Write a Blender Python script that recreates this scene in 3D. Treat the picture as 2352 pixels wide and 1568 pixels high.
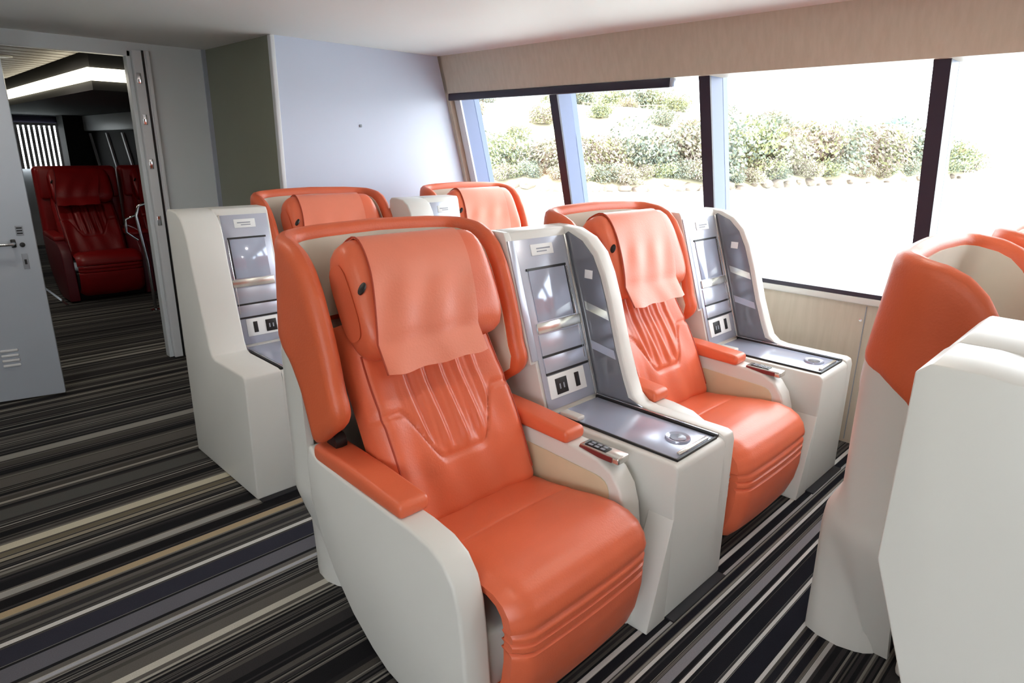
import bpy, bmesh, math, random
from mathutils import Vector, Matrix
random.seed(7)
for o in list(bpy.data.objects):
    bpy.data.objects.remove(o)
SC = bpy.context.scene
COL = SC.collection
PI = math.pi

# ------------------------------------------------------------------ camera
F_PX, YAW, PITCH, ROLL, CAMH = 1482.1, 44.947, 16.750, 0.815, 1.6
cam = bpy.data.cameras.new('camera')
cam.sensor_fit = 'HORIZONTAL'; cam.sensor_width = 36.0
cam.lens = 36.0 * F_PX / 2352.0
cam.clip_start = 0.05; cam.clip_end = 1000
camo = bpy.data.objects.new('camera', cam); COL.objects.link(camo)
_y, _p, _r = math.radians(YAW), math.radians(PITCH), math.radians(ROLL)
_f = Vector((math.cos(_y)*math.cos(_p), math.sin(_y)*math.cos(_p), -math.sin(_p)))
_rt = Vector((math.sin(_y), -math.cos(_y), 0)); _up = _rt.cross(_f)
_r2 = _rt*math.cos(_r) + _up*math.sin(_r); _u2 = -_rt*math.sin(_r) + _up*math.cos(_r)
camo.matrix_world = Matrix(((_r2.x, _u2.x, -_f.x, 0), (_r2.y, _u2.y, -_f.y, 0), (_r2.z, _u2.z, -_f.z, CAMH), (0, 0, 0, 1)))
SC.camera = camo

# ------------------------------------------------------------------ world, sun, exposure
SKY_STRENGTH, SUN_STRENGTH, EXPOSURE = 6.0, 6.0, 0.5
w = bpy.data.worlds.new('overcast_sky'); SC.world = w; w.use_nodes = True
bg = w.node_tree.nodes['Background']
bg.inputs[0].default_value = (0.93, 0.965, 1.0, 1); bg.inputs[1].default_value = SKY_STRENGTH
sun = bpy.data.lights.new('sun', 'SUN'); sun.energy = SUN_STRENGTH; sun.angle = math.radians(3); sun.color = (1, .96, .88)
suno = bpy.data.objects.new('sun', sun); COL.objects.link(suno)
suno.rotation_euler = Vector((.42, .18, -1)).to_track_quat('-Z', 'Y').to_euler()
vs = SC.view_settings
vs.view_transform = 'Standard'; vs.look = 'None'; vs.exposure = EXPOSURE; vs.gamma = 1.0; vs.use_curve_mapping = False

# ------------------------------------------------------------------ materials
def lin(c):
    return tuple(((v/255)/12.92 if v/255 <= .04045 else ((v/255+.055)/1.055)**2.4) for v in c)
def mat(name, rgb, rough=.5, metal=0.0, var=0.0, vscale=6.0, bump=0.0, bscale=60.0, spec=.5, coat=0.0, emit=None, estr=0.0):
    m = bpy.data.materials.new(name); m.use_nodes = True
    nt = m.node_tree; b = nt.nodes['Principled BSDF']
    c = lin(rgb)
    b.inputs['Base Color'].default_value = (*c, 1); b.inputs['Roughness'].default_value = rough
    b.inputs['Metallic'].default_value = metal; b.inputs['Specular IOR Level'].default_value = spec
    if coat: b.inputs['Coat Weight'].default_value = coat; b.inputs['Coat Roughness'].default_value = .12
    if emit: b.inputs['Emission Color'].default_value = (*lin(emit), 1); b.inputs['Emission Strength'].default_value = estr
    if var or bump:
        tc = nt.nodes.new('ShaderNodeTexCoord')
    if var:
        n = nt.nodes.new('ShaderNodeTexNoise'); n.inputs['Scale'].default_value = vscale; n.inputs['Detail'].default_value = 4
        r = nt.nodes.new('ShaderNodeValToRGB')
        r.color_ramp.elements[0].color = (*[max(0, v*(1-var)) for v in c], 1); r.color_ramp.elements[0].position = .3
        r.color_ramp.elements[1].color = (*[min(1, v*(1+var)) for v in c], 1); r.color_ramp.elements[1].position = .7
        nt.links.new(tc.outputs['Object'], n.inputs['Vector']); nt.links.new(n.outputs['Fac'], r.inputs[0]); nt.links.new(r.outputs[0], b.inputs['Base Color'])
    if bump:
        n2 = nt.nodes.new('ShaderNodeTexNoise'); n2.inputs['Scale'].default_value = bscale; n2.inputs['Detail'].default_value = 3
        bp = nt.nodes.new('ShaderNodeBump'); bp.inputs['Strength'].default_value = bump; bp.inputs['Distance'].default_value = .004
        nt.links.new(tc.outputs['Object'], n2.inputs['Vector']); nt.links.new(n2.outputs['Fac'], bp.inputs['Height']); nt.links.new(bp.outputs[0], b.inputs['Normal'])
    return m
M = {}
M['leather'] = mat('orange_leather', (227, 110, 74), .36, var=.04, vscale=5, bump=.14, bscale=150)
M['leather_sheen'] = mat('orange_leather_flap_sheen', (232, 131, 102), .38, var=.04, vscale=5, bump=.14, bscale=130)  # seat leather lightened: window sheen put into the flap's colour
M['shell_orange'] = mat('orange_shell_cloth', (222, 104, 64), .42, var=.04, vscale=4, bump=.2, bscale=160)
M['seam'] = mat('orange_seam_stitching', (168, 60, 32), .6)
M['liner'] = mat('beige_shell_liner', (222, 218, 202), .6, var=.03)
M['white'] = mat('white_gelcoat_plastic', (220, 219, 214), .35, var=.015, vscale=3)
M['armpanel'] = mat('beige_arm_panel', (214, 200, 168), .5, var=.04, vscale=9)
M['black'] = mat('black_plastic', (18, 18, 20), .45)
M['dark'] = mat('dark_kick_plinth', (24, 24, 30), .6)
M['metal'] = mat('brushed_silver_panel', (186, 191, 206), .28, .4, var=.03)
M['tray'] = mat('polished_grey_tray', (182, 188, 208), .18, .3)
M['smoked'] = mat('smoked_glossy_liner', (128, 130, 138), .14, .35, var=.06, vscale=3)
M['chrome'] = mat('chrome', (220, 222, 226), .12, 1.0)
M['silver'] = mat('satin_silver_strip', (214, 214, 208), .22, .8)
M['screen'] = mat('glass_bright_reflection', (176, 184, 204), .10, .2)  # bright surroundings mirrored in the glass, put into its pale base colour
M['paper'] = mat('white_paper_label', (238, 240, 240), .5)
M['print'] = mat('grey_label_print', (150, 155, 165), .6)
M['redmark'] = mat('dark_red_marking', (120, 40, 40), .5)
M['wall'] = mat('pale_blue_grey_laminate', (206, 214, 234), .38, var=.01, vscale=1.5)
M['wallgrey'] = mat('grey_laminate', (222, 228, 232), .4, var=.03, vscale=1.5)
M['wallside'] = mat('shaded_side_laminate', (142, 144, 128), .5, var=.03, vscale=2)  # shade on the side turned from the windows, put into the colour
M['walledge'] = mat('white_edge_trim', (226, 228, 232), .4)
M['doorpaint'] = mat('pale_grey_door_paint', (186, 194, 206), .38, var=.02, vscale=2)
M['ceiling'] = mat('white_ceiling_panel', (240, 240, 238), .6)
M['frame_black'] = mat('black_window_gasket', (46, 42, 58), .4)
M['frame_blue'] = mat('blue_grey_window_post', (98, 110, 148), .4)
M['red'] = mat('deep_red_leather', (140, 12, 16), .38, var=.12, vscale=6, bump=.3, bscale=60)
M['redtrim'] = mat('dark_red_panel', (96, 24, 34), .4)
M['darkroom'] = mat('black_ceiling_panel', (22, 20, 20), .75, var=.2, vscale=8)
M['blind'] = mat('white_vertical_blind', (225, 226, 228), .6)
M['lampglow'] = mat('lit_cove_diffuser', (255, 250, 225), .5, emit=(255, 248, 220), estr=3.5)
M['downlight'] = mat('lit_downlight_lens', (255, 245, 225), .5, emit=(255, 240, 214), estr=4)
M['bark'] = mat('pale_bark', (150, 130, 110), .8)
M['rock'] = mat('river_bank_rock', (128, 116, 106), .9, var=.3, vscale=.6)
M['roofteal'] = mat('teal_roof', (110, 165, 160), .6)
M['housewall'] = mat('pale_house_wall', (225, 220, 210), .8)
LEAF = [mat('leaf_%s' % n, c, .7, var=.25, vscale=1.2) for n, c in
        (('yellow_green', (146, 150, 108)), ('grey_green', (122, 132, 120)), ('olive', (136, 133, 110)), ('pink_brown', (146, 134, 126)))]  # glare haze put into the leaf colours: paled and greyed

def wood_mat(name, c1, c2):
    m = bpy.data.materials.new(name); m.use_nodes = True; nt = m.node_tree; b = nt.nodes['Principled BSDF']
    tc = nt.nodes.new('ShaderNodeTexCoord'); mp = nt.nodes.new('ShaderNodeMapping'); mp.inputs['Scale'].default_value = (14, 14, 1.2)
    n = nt.nodes.new('ShaderNodeTexNoise'); n.inputs['Scale'].default_value = 3; n.inputs['Detail'].default_value = 5
    r = nt.nodes.new('ShaderNodeValToRGB'); r.color_ramp.elements[0].color = (*lin(c1), 1); r.color_ramp.elements[1].color = (*lin(c2), 1)
    r.color_ramp.elements[0].position = .35; r.color_ramp.elements[1].position = .65
    nt.links.new(tc.outputs['Object'], mp.inputs[0]); nt.links.new(mp.outputs[0], n.inputs['Vector']); nt.links.new(n.outputs['Fac'], r.inputs[0]); nt.links.new(r.outputs[0], b.inputs['Base Color'])
    b.inputs['Roughness'].default_value = .45
    return m
M['beigewood'] = wood_mat('beige_wood_laminate', (196, 184, 166), (203, 191, 174))
M['slatwood'] = wood_mat('brown_wood_slats', (80, 64, 50), (104, 86, 68))

def glass_mat():
    m = bpy.data.materials.new('clear_window_glass'); m.use_nodes = True; nt = m.node_tree
    nt.nodes.remove(nt.nodes['Principled BSDF']); out = nt.nodes['Material Output']
    t = nt.nodes.new('ShaderNodeBsdfTransparent'); t.inputs[0].default_value = (.97, .985, .98, 1)
    g = nt.nodes.new('ShaderNodeBsdfGlossy'); g.inputs['Roughness'].default_value = .02
    lw = nt.nodes.new('ShaderNodeLayerWeight'); lw.inputs[0].default_value = .5
    pw = nt.nodes.new('ShaderNodeMath'); pw.operation = 'POWER'; pw.inputs[1].default_value = 5; nt.links.new(lw.outputs['Facing'], pw.inputs[0])
    fr = nt.nodes.new('ShaderNodeMath'); fr.operation = 'MULTIPLY_ADD'; fr.inputs[1].default_value = .9; fr.inputs[2].default_value = .03; nt.links.new(pw.outputs[0], fr.inputs[0])
    mx = nt.nodes.new('ShaderNodeMixShader')
    nt.links.new(fr.outputs[0], mx.inputs[0]); nt.links.new(t.outputs[0], mx.inputs[1]); nt.links.new(g.outputs[0], mx.inputs[2]); nt.links.new(mx.outputs[0], out.inputs[0])
    return m
M['glass'] = glass_mat()

def carpet_mat():
    m = bpy.data.materials.new('striped_carpet'); m.use_nodes = True; nt = m.node_tree; b = nt.nodes['Principled BSDF']
    b.inputs['Roughness'].default_value = .95; b.inputs['Specular IOR Level'].default_value = .1
    N = nt.nodes.new; L = nt.links.new
    tc = N('ShaderNodeTexCoord'); sep = N('ShaderNodeSeparateXYZ'); L(tc.outputs['Object'], sep.inputs[0])
    def math_(op, a, b_=None, c_=None):
        n = N('ShaderNodeMath'); n.operation = op
        for i, v in enumerate((a, b_, c_)):
            if v is None: continue
            if isinstance(v, (int, float)): n.inputs[i].default_value = v
            else: L(v, n.inputs[i])
        return n.outputs[0]
    y = sep.outputs[1]
    nz = N('ShaderNodeTexNoise'); nz.noise_dimensions = '1D'; nz.inputs['Scale'].default_value = 7.0; nz.inputs['Detail'].default_value = 1
    L(y, nz.inputs['W'])
    yw = math_('ADD', y, math_('MULTIPLY', nz.outputs['Fac'], .13))
    def stripes(freq, seed):
        k = math_('FLOOR', math_('MULTIPLY', yw, freq))
        wn = N('ShaderNodeTexWhiteNoise'); wn.noise_dimensions = '1D'; L(math_('ADD', k, seed), wn.inputs['W'])
        return wn.outputs['Value']
    a = stripes(70, 3.5); f = stripes(150, 11.5); s = stripes(9, 77.5)
    def ramp(v, stops):
        r = N('ShaderNodeValToRGB'); r.color_ramp.interpolation = 'CONSTANT'
        e = r.color_ramp.elements
        while len(e) < len(stops): e.new(.5)
        for i, (p, c) in enumerate(stops): e[i].position = p; e[i].color = (*lin(c), 1)
        L(v, r.inputs[0]); return r.outputs[0]
    ca = ramp(a, [(0, (30, 30, 33)), (.22, (74, 71, 68)), (.44, (52, 51, 52)), (.58, (94, 91, 87)), (.78, (38, 37, 39)), (.87, (124, 121, 114)), (.95, (160, 156, 147))])
    cf = ramp(f, [(0, (30, 30, 33)), (.33, (84, 81, 78)), (.6, (54, 53, 54)), (.85, (126, 123, 117))])
    mx = N('ShaderNodeMix'); mx.data_type = 'RGBA'
    L(math_('GREATER_THAN', s, .52), mx.inputs['Factor']); L(ca, mx.inputs['A']); L(cf, mx.inputs['B'])
    col = mx.outputs['Result']
    # the broad bands that stand out: (y centre, half width, colour)
    for yc, hw, c in STRIPES:
        mk = math_('LESS_THAN', math_('ABSOLUTE', math_('SUBTRACT', y, yc)), hw)
        m2 = N('ShaderNodeMix'); m2.data_type = 'RGBA'; L(mk, m2.inputs['Factor']); L(col, m2.inputs['A']); m2.inputs['B'].default_value = (*lin(c), 1)
        col = m2.outputs['Result']
    fib = N('ShaderNodeTexNoise'); fib.inputs['Scale'].default_value = 260; fib.inputs['Detail'].default_value = 2
    L(tc.outputs['Object'], fib.inputs['Vector'])
    m3 = N('ShaderNodeMix'); m3.data_type = 'RGBA'; m3.blend_type = 'MULTIPLY'; m3.inputs['Factor'].default_value = .5
    L(col, m3.inputs['A']); rr = N('ShaderNodeMapRange'); rr.inputs['To Min'].default_value = .55; rr.inputs['To Max'].default_value = 1.35; L(fib.outputs['Fac'], rr.inputs['Value'])
    L(rr.outputs[0], m3.inputs['B']); L(m3.outputs['Result'], b.inputs['Base Color'])
    bp = N('ShaderNodeBump'); bp.inputs['Strength'].default_value = .4; bp.inputs['Distance'].default_value = .004
    L(fib.outputs['Fac'], bp.inputs['Height']); L(bp.outputs[0], b.inputs['Normal'])
    return m
STRIPES = [(3.075, .026, (200, 194, 174)), (3.02, .016, (112, 104, 88)), (2.98, .012, (150, 143, 128)), (4.04, .030, (142, 140, 134)), (4.09, .010, (30, 30, 32)), (2.72, .017, (150, 148, 144)), (2.66, .028, (26, 25, 27)), (2.592, .019, (166, 148, 120)),
           (2.417, .011, (196, 194, 190)), (2.35, .045, (48, 48, 58)), (2.25, .040, (96, 95, 102)), (2.16, .008, (160, 160, 166)), (1.98, .015, (188, 184, 174)), (3.38, .05, (84, 84, 82)), (5.065, .012, (128, 126, 116)), (6.02, .012, (120, 117, 108)), (7.03, .012, (120, 116, 106)),
           (.985, .009, (196, 194, 192)), (.962, .012, (26, 26, 32)), (.935, .006, (150, 148, 148)), (.905, .012, (28, 28, 34)), (.875, .006, (190, 188, 186)), (.845, .010, (30, 30, 34)), (.805, .015, (128, 126, 132)), (.782, .007, (26, 26, 30)), (.765, .006, (196, 194, 192)), (.72, .026, (26, 26, 32)), (.68, .006, (186, 184, 182)), (.64, .03, (26, 26, 34)), (.60, .006, (186, 184, 182)), (.575, .010, (30, 30, 36)), (.553, .005, (186, 184, 182)), (.53, .012, (30, 30, 36)), (.50, .007, (176, 174, 172))]
M['carpet'] = carpet_mat()

# ------------------------------------------------------------------ mesh helpers
def finish(name, bm, m, parent=None, smooth=40, loc=None):
    bmesh.ops.recalc_face_normals(bm, faces=bm.faces[:])
    me = bpy.data.meshes.new(name); bm.to_mesh(me); bm.free()
    if m is not None: me.materials.append(m)
    if smooth:
        me.polygons.foreach_set('use_smooth', [True]*len(me.polygons)); me.set_sharp_from_angle(angle=math.radians(smooth))
    o = bpy.data.objects.new(name, me); COL.objects.link(o)
    if parent is not None: o.parent = parent
    if loc is not None: o.location = loc
    return o
def bevel(bm, r, seg=3, ang=33, skip=None):
    es = [e for e in bm.edges if len(e.link_faces) == 2 and e.calc_face_angle(0) > math.radians(ang) and not (skip and skip(e))]
    if r > 0 and es: bmesh.ops.bevel(bm, geom=es, offset=r, segments=seg, profile=.5, affect='EDGES', clamp_overlap=True)
def box_bm(x0, x1, y0, y1, z0, z1, r=0, seg=3, mtx=None):
    bm = bmesh.new(); bmesh.ops.create_cube(bm, size=1)
    for v in bm.verts: v.co = Vector(((x0+x1)/2+v.co.x*(x1-x0), (y0+y1)/2+v.co.y*(y1-y0), (z0+z1)/2+v.co.z*(z1-z0)))
    bevel(bm, r, seg)
    if mtx is not None: bm.transform(mtx)
    return bm
def box(name, x0, x1, y0, y1, z0, z1, m, parent=None, r=0, seg=3, mtx=None):
    return finish(name, box_bm(x0, x1, y0, y1, z0, z1, r, seg, mtx), m, parent)
def prism_bm(prof, a0, a1, r=0, seg=3, axis='x', skip=None):
    """extrude a closed (p,q) outline from a0 to a1 along an axis; axis x: (y,z), y: (x,z), z: (x,y)"""
    bm = bmesh.new()
    def co(a, p, q): return {'x': (a, p, q), 'y': (p, a, q), 'z': (p, q, a)}[axis]
    A = [bm.verts.new(co(a0, *p)) for p in prof]; B = [bm.verts.new(co(a1, *p)) for p in prof]
    bm.faces.new(A); bm.faces.new(B[::-1]); n = len(prof)
    for i in range(n): bm.faces.new((A[i], B[i], B[(i+1) % n], A[(i+1) % n]))
    bmesh.ops.recalc_face_normals(bm, faces=bm.faces[:]); bevel(bm, r, seg, skip=skip)
    return bm
def prism(name, prof, a0, a1, m, parent=None, r=0, seg=3, axis='x', skip=None):
    return finish(name, prism_bm(prof, a0, a1, r, seg, axis, skip), m, parent)
def tube_bm(pts, r, n=10, bm=None, closed=False):
    bm = bm or bmesh.new(); pts = [Vector(p) for p in pts]; rings = []
    prev = None
    for i, p in enumerate(pts):
        t = (pts[min(i+1, len(pts)-1)]-pts[max(i-1, 0)]).normalized()
        a = prev if prev is not None else (Vector((0, 0, 1)) if abs(t.z) < .9 else Vector((1, 0, 0)))
        a = (a-t*a.dot(t)).normalized(); prev = a; b = t.cross(a)
        rings.append([bm.verts.new(p+(a*math.cos(2*PI*k/n)+b*math.sin(2*PI*k/n))*r) for k in range(n)])
    for i in range(len(rings)-1):
        for k in range(n): bm.faces.new((rings[i][k], rings[i][(k+1) % n], rings[i+1][(k+1) % n], rings[i+1][k]))
    bm.faces.new(rings[0][::-1]); bm.faces.new(rings[-1])
    return bm
def tube(name, pts, r, m, parent=None, n=10):
    return finish(name, tube_bm(pts, r, n), m, parent, 50)
def lathe_bm(prof, n=24, c=(0, 0, 0)):
    bm = bmesh.new(); rings = []
    for (r, z) in prof:
        rings.append([bm.verts.new((c[0]+r*math.cos(2*PI*k/n), c[1]+r*math.sin(2*PI*k/n), c[2]+z)) for k in range(n)])
    for i in range(len(rings)-1):
        for k in range(n): bm.faces.new((rings[i][k], rings[i][(k+1) % n], rings[i+1][(k+1) % n], rings[i+1][k]))
    bm.faces.new(rings[0]); bm.faces.new(rings[-1])
    return bm
def grid_bm(fn, nu, nv, back=None):
    """grid of fn(u,v); with back(u,v) a second sheet closed along the borders"""
    bm = bmesh.new()
    G = [[bm.verts.new(fn(i/(nu-1), j/(nv-1))) for j in range(nv)] for i in range(nu)]
    for i in range(nu-1):
        for j in range(nv-1): bm.faces.new((G[i][j], G[i+1][j], G[i+1][j+1], G[i][j+1]))
    if back:
        H = [[bm.verts.new(back(i/(nu-1), j/(nv-1))) for j in range(nv)] for i in range(nu)]
        for i in range(nu-1):
            for j in range(nv-1): bm.faces.new((H[i][j], H[i][j+1], H[i+1][j+1], H[i+1][j]))
        for i in range(nu-1):
            bm.faces.new((G[i][0], H[i][0], H[i+1][0], G[i+1][0])); bm.faces.new((G[i][-1], G[i+1][-1], H[i+1][-1], H[i][-1]))
        for j in range(nv-1):
            bm.faces.new((G[0][j], G[0][j+1], H[0][j+1], H[0][j])); bm.faces.new((G[-1][j], H[-1][j], H[-1][j+1], G[-1][j+1]))
    return bm
def lerp_tab(tab, x):
    if x <= tab[0][0]: return tab[0][1]
    for (x0, y0), (x1, y1) in zip(tab, tab[1:]):
        if x <= x1: return y0+(y1-y0)*(x-x0)/(x1-x0) if x1 > x0 else y1
    return tab[-1][1]
def sstep(a, b, x):
    t = max(0, min(1, (x-a)/(b-a))); return t*t*(3-2*t)
def tag(o, label, cat, group=None, kind=None):
    o['label'] = label; o['category'] = cat
    if group: o['group'] = group
    if kind: o['kind'] = kind
    return o
def thing(name, label, cat, loc=(0, 0, 0), rz=0, group=None):
    o = bpy.data.objects.new(name, None); COL.objects.link(o); o.location = loc; o.rotation_euler = (0, 0, rz)
    o.empty_display_size = .1
    return tag(o, label, cat, group)
def struct(o, label, cat):
    o['kind'] = 'structure'; return tag(o, label, cat)
def copy_tree(o, parent=None):
    c = o.copy(); COL.objects.link(c); c.parent = parent
    for ch in list(o.children): copy_tree(ch, c)
    return c
def place(root, first, loc, label, rz=0, sx=1):
    o = root if first else copy_tree(root)
    o.location = loc; o.rotation_euler = (0, 0, rz); o['label'] = label
    return o
def rounded(pts, r, n=4):
    """round every corner of a closed 2-D outline"""
    out = []; N = len(pts)
    for i in range(N):
        p, a, b = Vector(pts[i]), Vector(pts[i-1]), Vector(pts[(i+1) % N])
        da, db = (a-p), (b-p); rr = min(r, da.length*.45, db.length*.45)
        s, e = p+da.normalized()*rr, p+db.normalized()*rr
        for k in range(n+1):
            t = k/n; out.append(tuple(s*(1-t)**2+p*2*t*(1-t)+e*t*t))
    return out

# ------------------------------------------------------------------ the setting
CEIL = 2.25; YB = 5.24; BOXY, BOXX = 4.17, 2.02
XS, ZS, LEAN, ZT = 3.75, .86, .28, 1.99
XL = -3.0; YF = -3.2
o = struct(box('floor', XL-.1, 3.8, YF-.1, YB+.1, -.12, 0, M['carpet']), 'dark carpet with grey, cream and tan stripes', 'carpet')
o = struct(box('ceiling', XL-.1, 4.0, YF-.1, YB+.1, CEIL, CEIL+.08, M['ceiling']), 'plain white cabin ceiling', 'ceiling')
def wx(z): return XS-LEAN*(z-ZS)

struct(box('floor_aft', XL-.1, 3.4, YB+.1, 12.7, -.12, 0, M['carpet']), 'striped carpet continuing into the aft cabin', 'carpet')
# window wall: lower panel, sill, header, end panel
o = struct(prism('wall_right', [(XS+.02, 0), (XS+.02, ZS-.05), (XS+.14, ZS-.05), (XS+.14, 0)], YF, YB, M['beigewood'], axis='y'), 'beige wood laminate wall panel below the windows', 'wall')
for i, yy in enumerate((-1.0, 1.05, 3.0)):
    box('panel_joint', XS+.016, XS+.022, yy-.002, yy+.002, .02, ZS-.06, M['seam'] if False else M['print'], o)
    finish('panel_screw', lathe_bm([(.0005, 0), (.008, 0), (.008, .003), (.0005, .004)], 12), M['chrome'], o).matrix_local = Matrix.Translation((XS+.02, yy+.02, .72)) @ Matrix.Rotation(-PI/2, 4, 'Y')
struct(box('trim_1', XS-.005, XS+.2, YF, YB, ZS-.05, ZS-.012, M['white'], None, .008), 'white window sill ledge above the beige panel', 'sill')
struct(box('trim_2', XS+.0, XS+.2, YF, 4.12, ZS-.012, ZS+.012, M['frame_black']), 'black gasket strip along the bottom of the windows', 'trim')
struct(prism('wall_header', [(wx(ZT)-.03, ZT), (wx(CEIL)-.03, CEIL), (wx(CEIL)+.16, CEIL), (wx(ZT)+.16, ZT)], YF, YB, M['beigewood'], axis='y'), 'beige wood laminate header above the windows', 'wall')
struct(prism('wall_end', [(wx(ZS)-.03, ZS), (wx(CEIL)-.03, CEIL), (wx(CEIL)+.16, CEIL), (wx(ZS)+.16, ZS)], 4.135, YB, M['beigewood'], axis='y'), 'narrow beige wood strip between last window and blue-grey partition', 'wall')
rb = thing('roller_blind', 'black roller blind cassette along the top of the far windows', 'blind', (wx(ZT), 2.16, ZT-.03))
box('cassette', -.035, .0, 0, 1.97, -.022, .028, M['frame_black'], rb, .006)
box('end_cap', -.036, .001, -.02, 0, -.022, .028, M['metal'], rb, .006)
# posts and panes
POSTS = [4.06, 3.065, 1.94, .803, -.32, -1.44, -2.56]
PW = .062
def post(i, y):
    p = bpy.data.objects.new('window_post', None); COL.objects.link(p); p.location = (0, y, 0)
    side = prism('post_side', [(wx(ZS)+.02, ZS-.01), (wx(ZT)+.02, ZT+.02), (wx(ZT)+.21, ZT+.02), (wx(ZS)+.21, ZS-.01)], 0, PW, M['frame_blue'], p, 0, axis='y')
    fr = prism('post_face', [(wx(ZS)+.004, ZS-.01), (wx(ZT)+.004, ZT+.02), (wx(ZT)+.0195, ZT+.02), (wx(ZS)+.0195, ZS-.01)], -.003, PW+.003, M['frame_black'] if y < 4 else M['walledge'], p, 0, axis='y')
    struct(p, ['light blue-grey end post of the window beside the beige strip', 'black-faced window post between the two farthest panes', 'black-faced window post above the tall open console',
               'black-faced window post rising behind the nearest orange shell', 'window post right of the picture edge', 'window post behind the camera', 'window post at the front wall'][i], 'post')
for i, y in enumerate(POSTS): post(i, y)
PL = ['pane of the farthest and smallest window', 'window pane above the second-row seat shell', 'wide window pane showing bushes above the tall console',
      'window pane at the right edge above the nearest shell', 'window pane beyond the right edge', 'window pane by the front wall']
for i in range(6):
    y1, y0 = POSTS[i], POSTS[i+1]+PW
    p = prism('window_%d' % (i+1), [(wx(ZS)+.15, ZS), (wx(ZT)+.15, ZT+.02), (wx(ZT)+.158, ZT+.02), (wx(ZS)+.158, ZS)], y0, y1, M['glass'], axis='y')
    struct(p, PL[i], 'window')

# blue-grey enclosure behind the second row
bx = struct(box('wall_partition', BOXX, wx(1.2)+.1, BOXY, BOXY+.05, 0, CEIL, M['wall']), 'pale blue-grey partition behind the second row of seats', 'wall')
tag(box('hook_dot', 2.62, 2.64, BOXY-.006, BOXY, 1.72, 1.74, M['print'], bx, .004), '', '')
del bx.children[0]['label']; del bx.children[0]['category']
box('edge_trim', BOXX-.012, BOXX+.018, BOXY-.012, BOXY+.03, 0, CEIL, M['walledge'], bx, .006)
struct(box('wall_partition_side', BOXX, BOXX+.05, BOXY+.05, YB, 0, CEIL, M['wallside']), 'partition side by the doorway, shade put into its grey-green colour', 'wall')
wb = struct(box('wall_back', 1.62, BOXX, YB, YB+.06, 0, CEIL, M['wallgrey']), 'grey wall panel between doorway and partition', 'wall')
box('corner_strip', BOXX-.03, BOXX, YB-.012, YB, 0, CEIL, M['metal'], wb)
struct(box('wall_back_far', XL, -.5, YB, YB+.06, 0, CEIL, M['wallgrey']), 'grey wall left of the doorway', 'wall')
struct(box('wall_back_header', -.5, 1.62, YB, YB+.06, 2.16, CEIL, M['wallgrey']), 'grey wall strip above the doorway', 'wall')
# door frame (jamb) with its bright seal strips
j = bpy.data.objects.new('trim_3', None); COL.objects.link(j)
box('jamb', 1.52, 1.625, YB-.03, YB+.1, 0, 2.2, M['walledge'], j, .006)
box('seal_strip', 1.578, 1.592, YB-.036, YB-.03, 0, 2.2, M['black'], j)
box('edge_strip', 1.604, 1.626, YB-.04, YB-.028, 0, 2.2, M['walledge'], j, .003)
box('door_stop', 1.49, 1.52, YB, YB+.08, 0, 2.2, M['wallgrey'], j, .006)
for k, zz in enumerate((1.05, 1.45, 1.75, 2.02)):
    box('strike_plate', 1.53, 1.558, YB-.036, YB-.029, zz-.035, zz+.035, M['chrome'], j, .004)
struct(j, 'grey metal door jamb with chrome strike plates', 'door frame')
# door leaf, ajar
d = bpy.data.objects.new('door_1', None); COL.objects.link(d); d.location = (.733, 4.882, 0); d.rotation_euler = (0, 0, math.radians(-12.5))
box('door_panel', -1.05, 0, 0, .045, .012, 2.2, M['doorpaint'], d, .004)
hd = box('handle_rose', -.125, -.10, -.012, 0, .975, 1.025, M['black'], d, .006)
tube('lever', [(-.112, -.012, 1.0), (-.115, -.05, 1.0), (-.14, -.055, 1.0), (-.25, -.055, 1.0)], .011, M['chrome'], hd)
lk = box('lock_plate', -.085, -.055, -.003, 0, .84, .935, M['print'], d, .002)
box('keyhole', -.076, -.064, -.005, -.002, .87, .90, M['black'], lk)
s1 = box('sign_plate', -.09, -.052, -.003, 0, 1.045, 1.105, M['print'], d, .002)
for k in range(3): box('print_line', -.085, -.057, -.0045, -.002, 1.055+k*.016, 1.063+k*.016, M['black'], s1)
kn = finish('thumb_turn', lathe_bm([(.0005, 0), (.014, 0), (.014, .01), (.0005, .012)], 14), M['black'], d); kn.matrix_local = Matrix.Translation((-.07, -.001, .99)) @ Matrix.Rotation(PI/2, 4, 'X')
for k in range(4):
    box('vent_louvre', -.29, -.2, -.012, 0, .235+k*.032, .251+k*.032, M['walledge'], d, .005)
struct(d, 'pale grey door leaf with lever handle and louvre vents', 'door')
# walls out of view that close the cabin (the port side has windows too)
struct(box('wall_left', XL-.08, XL, YF, YB, 0, .6, M['wall']), 'cabin wall below the port windows', 'wall')
struct(box('wall_left_header', XL-.08, XL, YF, YB, 2.1, CEIL, M['beigewood']), 'header above the port windows', 'wall')
struct(box('wall_left_aft', XL-.08, XL, -.2, YB, .6, 2.1, M['beigewood']), 'solid aft part of the port wall', 'wall')
for i, yy in enumerate((-3.2, -1.8)):
    struct(box('trim_%d' % (10+i), XL-.08, XL, yy, yy+.12, .6, 2.1, M['frame_blue']), 'port window post number %d from the front' % (i+1), 'post')
struct(box('wall_front', XL-.1, 4.0, YF-.1, YF, 0, CEIL, M['slatwood']), 'front cabin wall behind the camera', 'wall')
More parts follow.
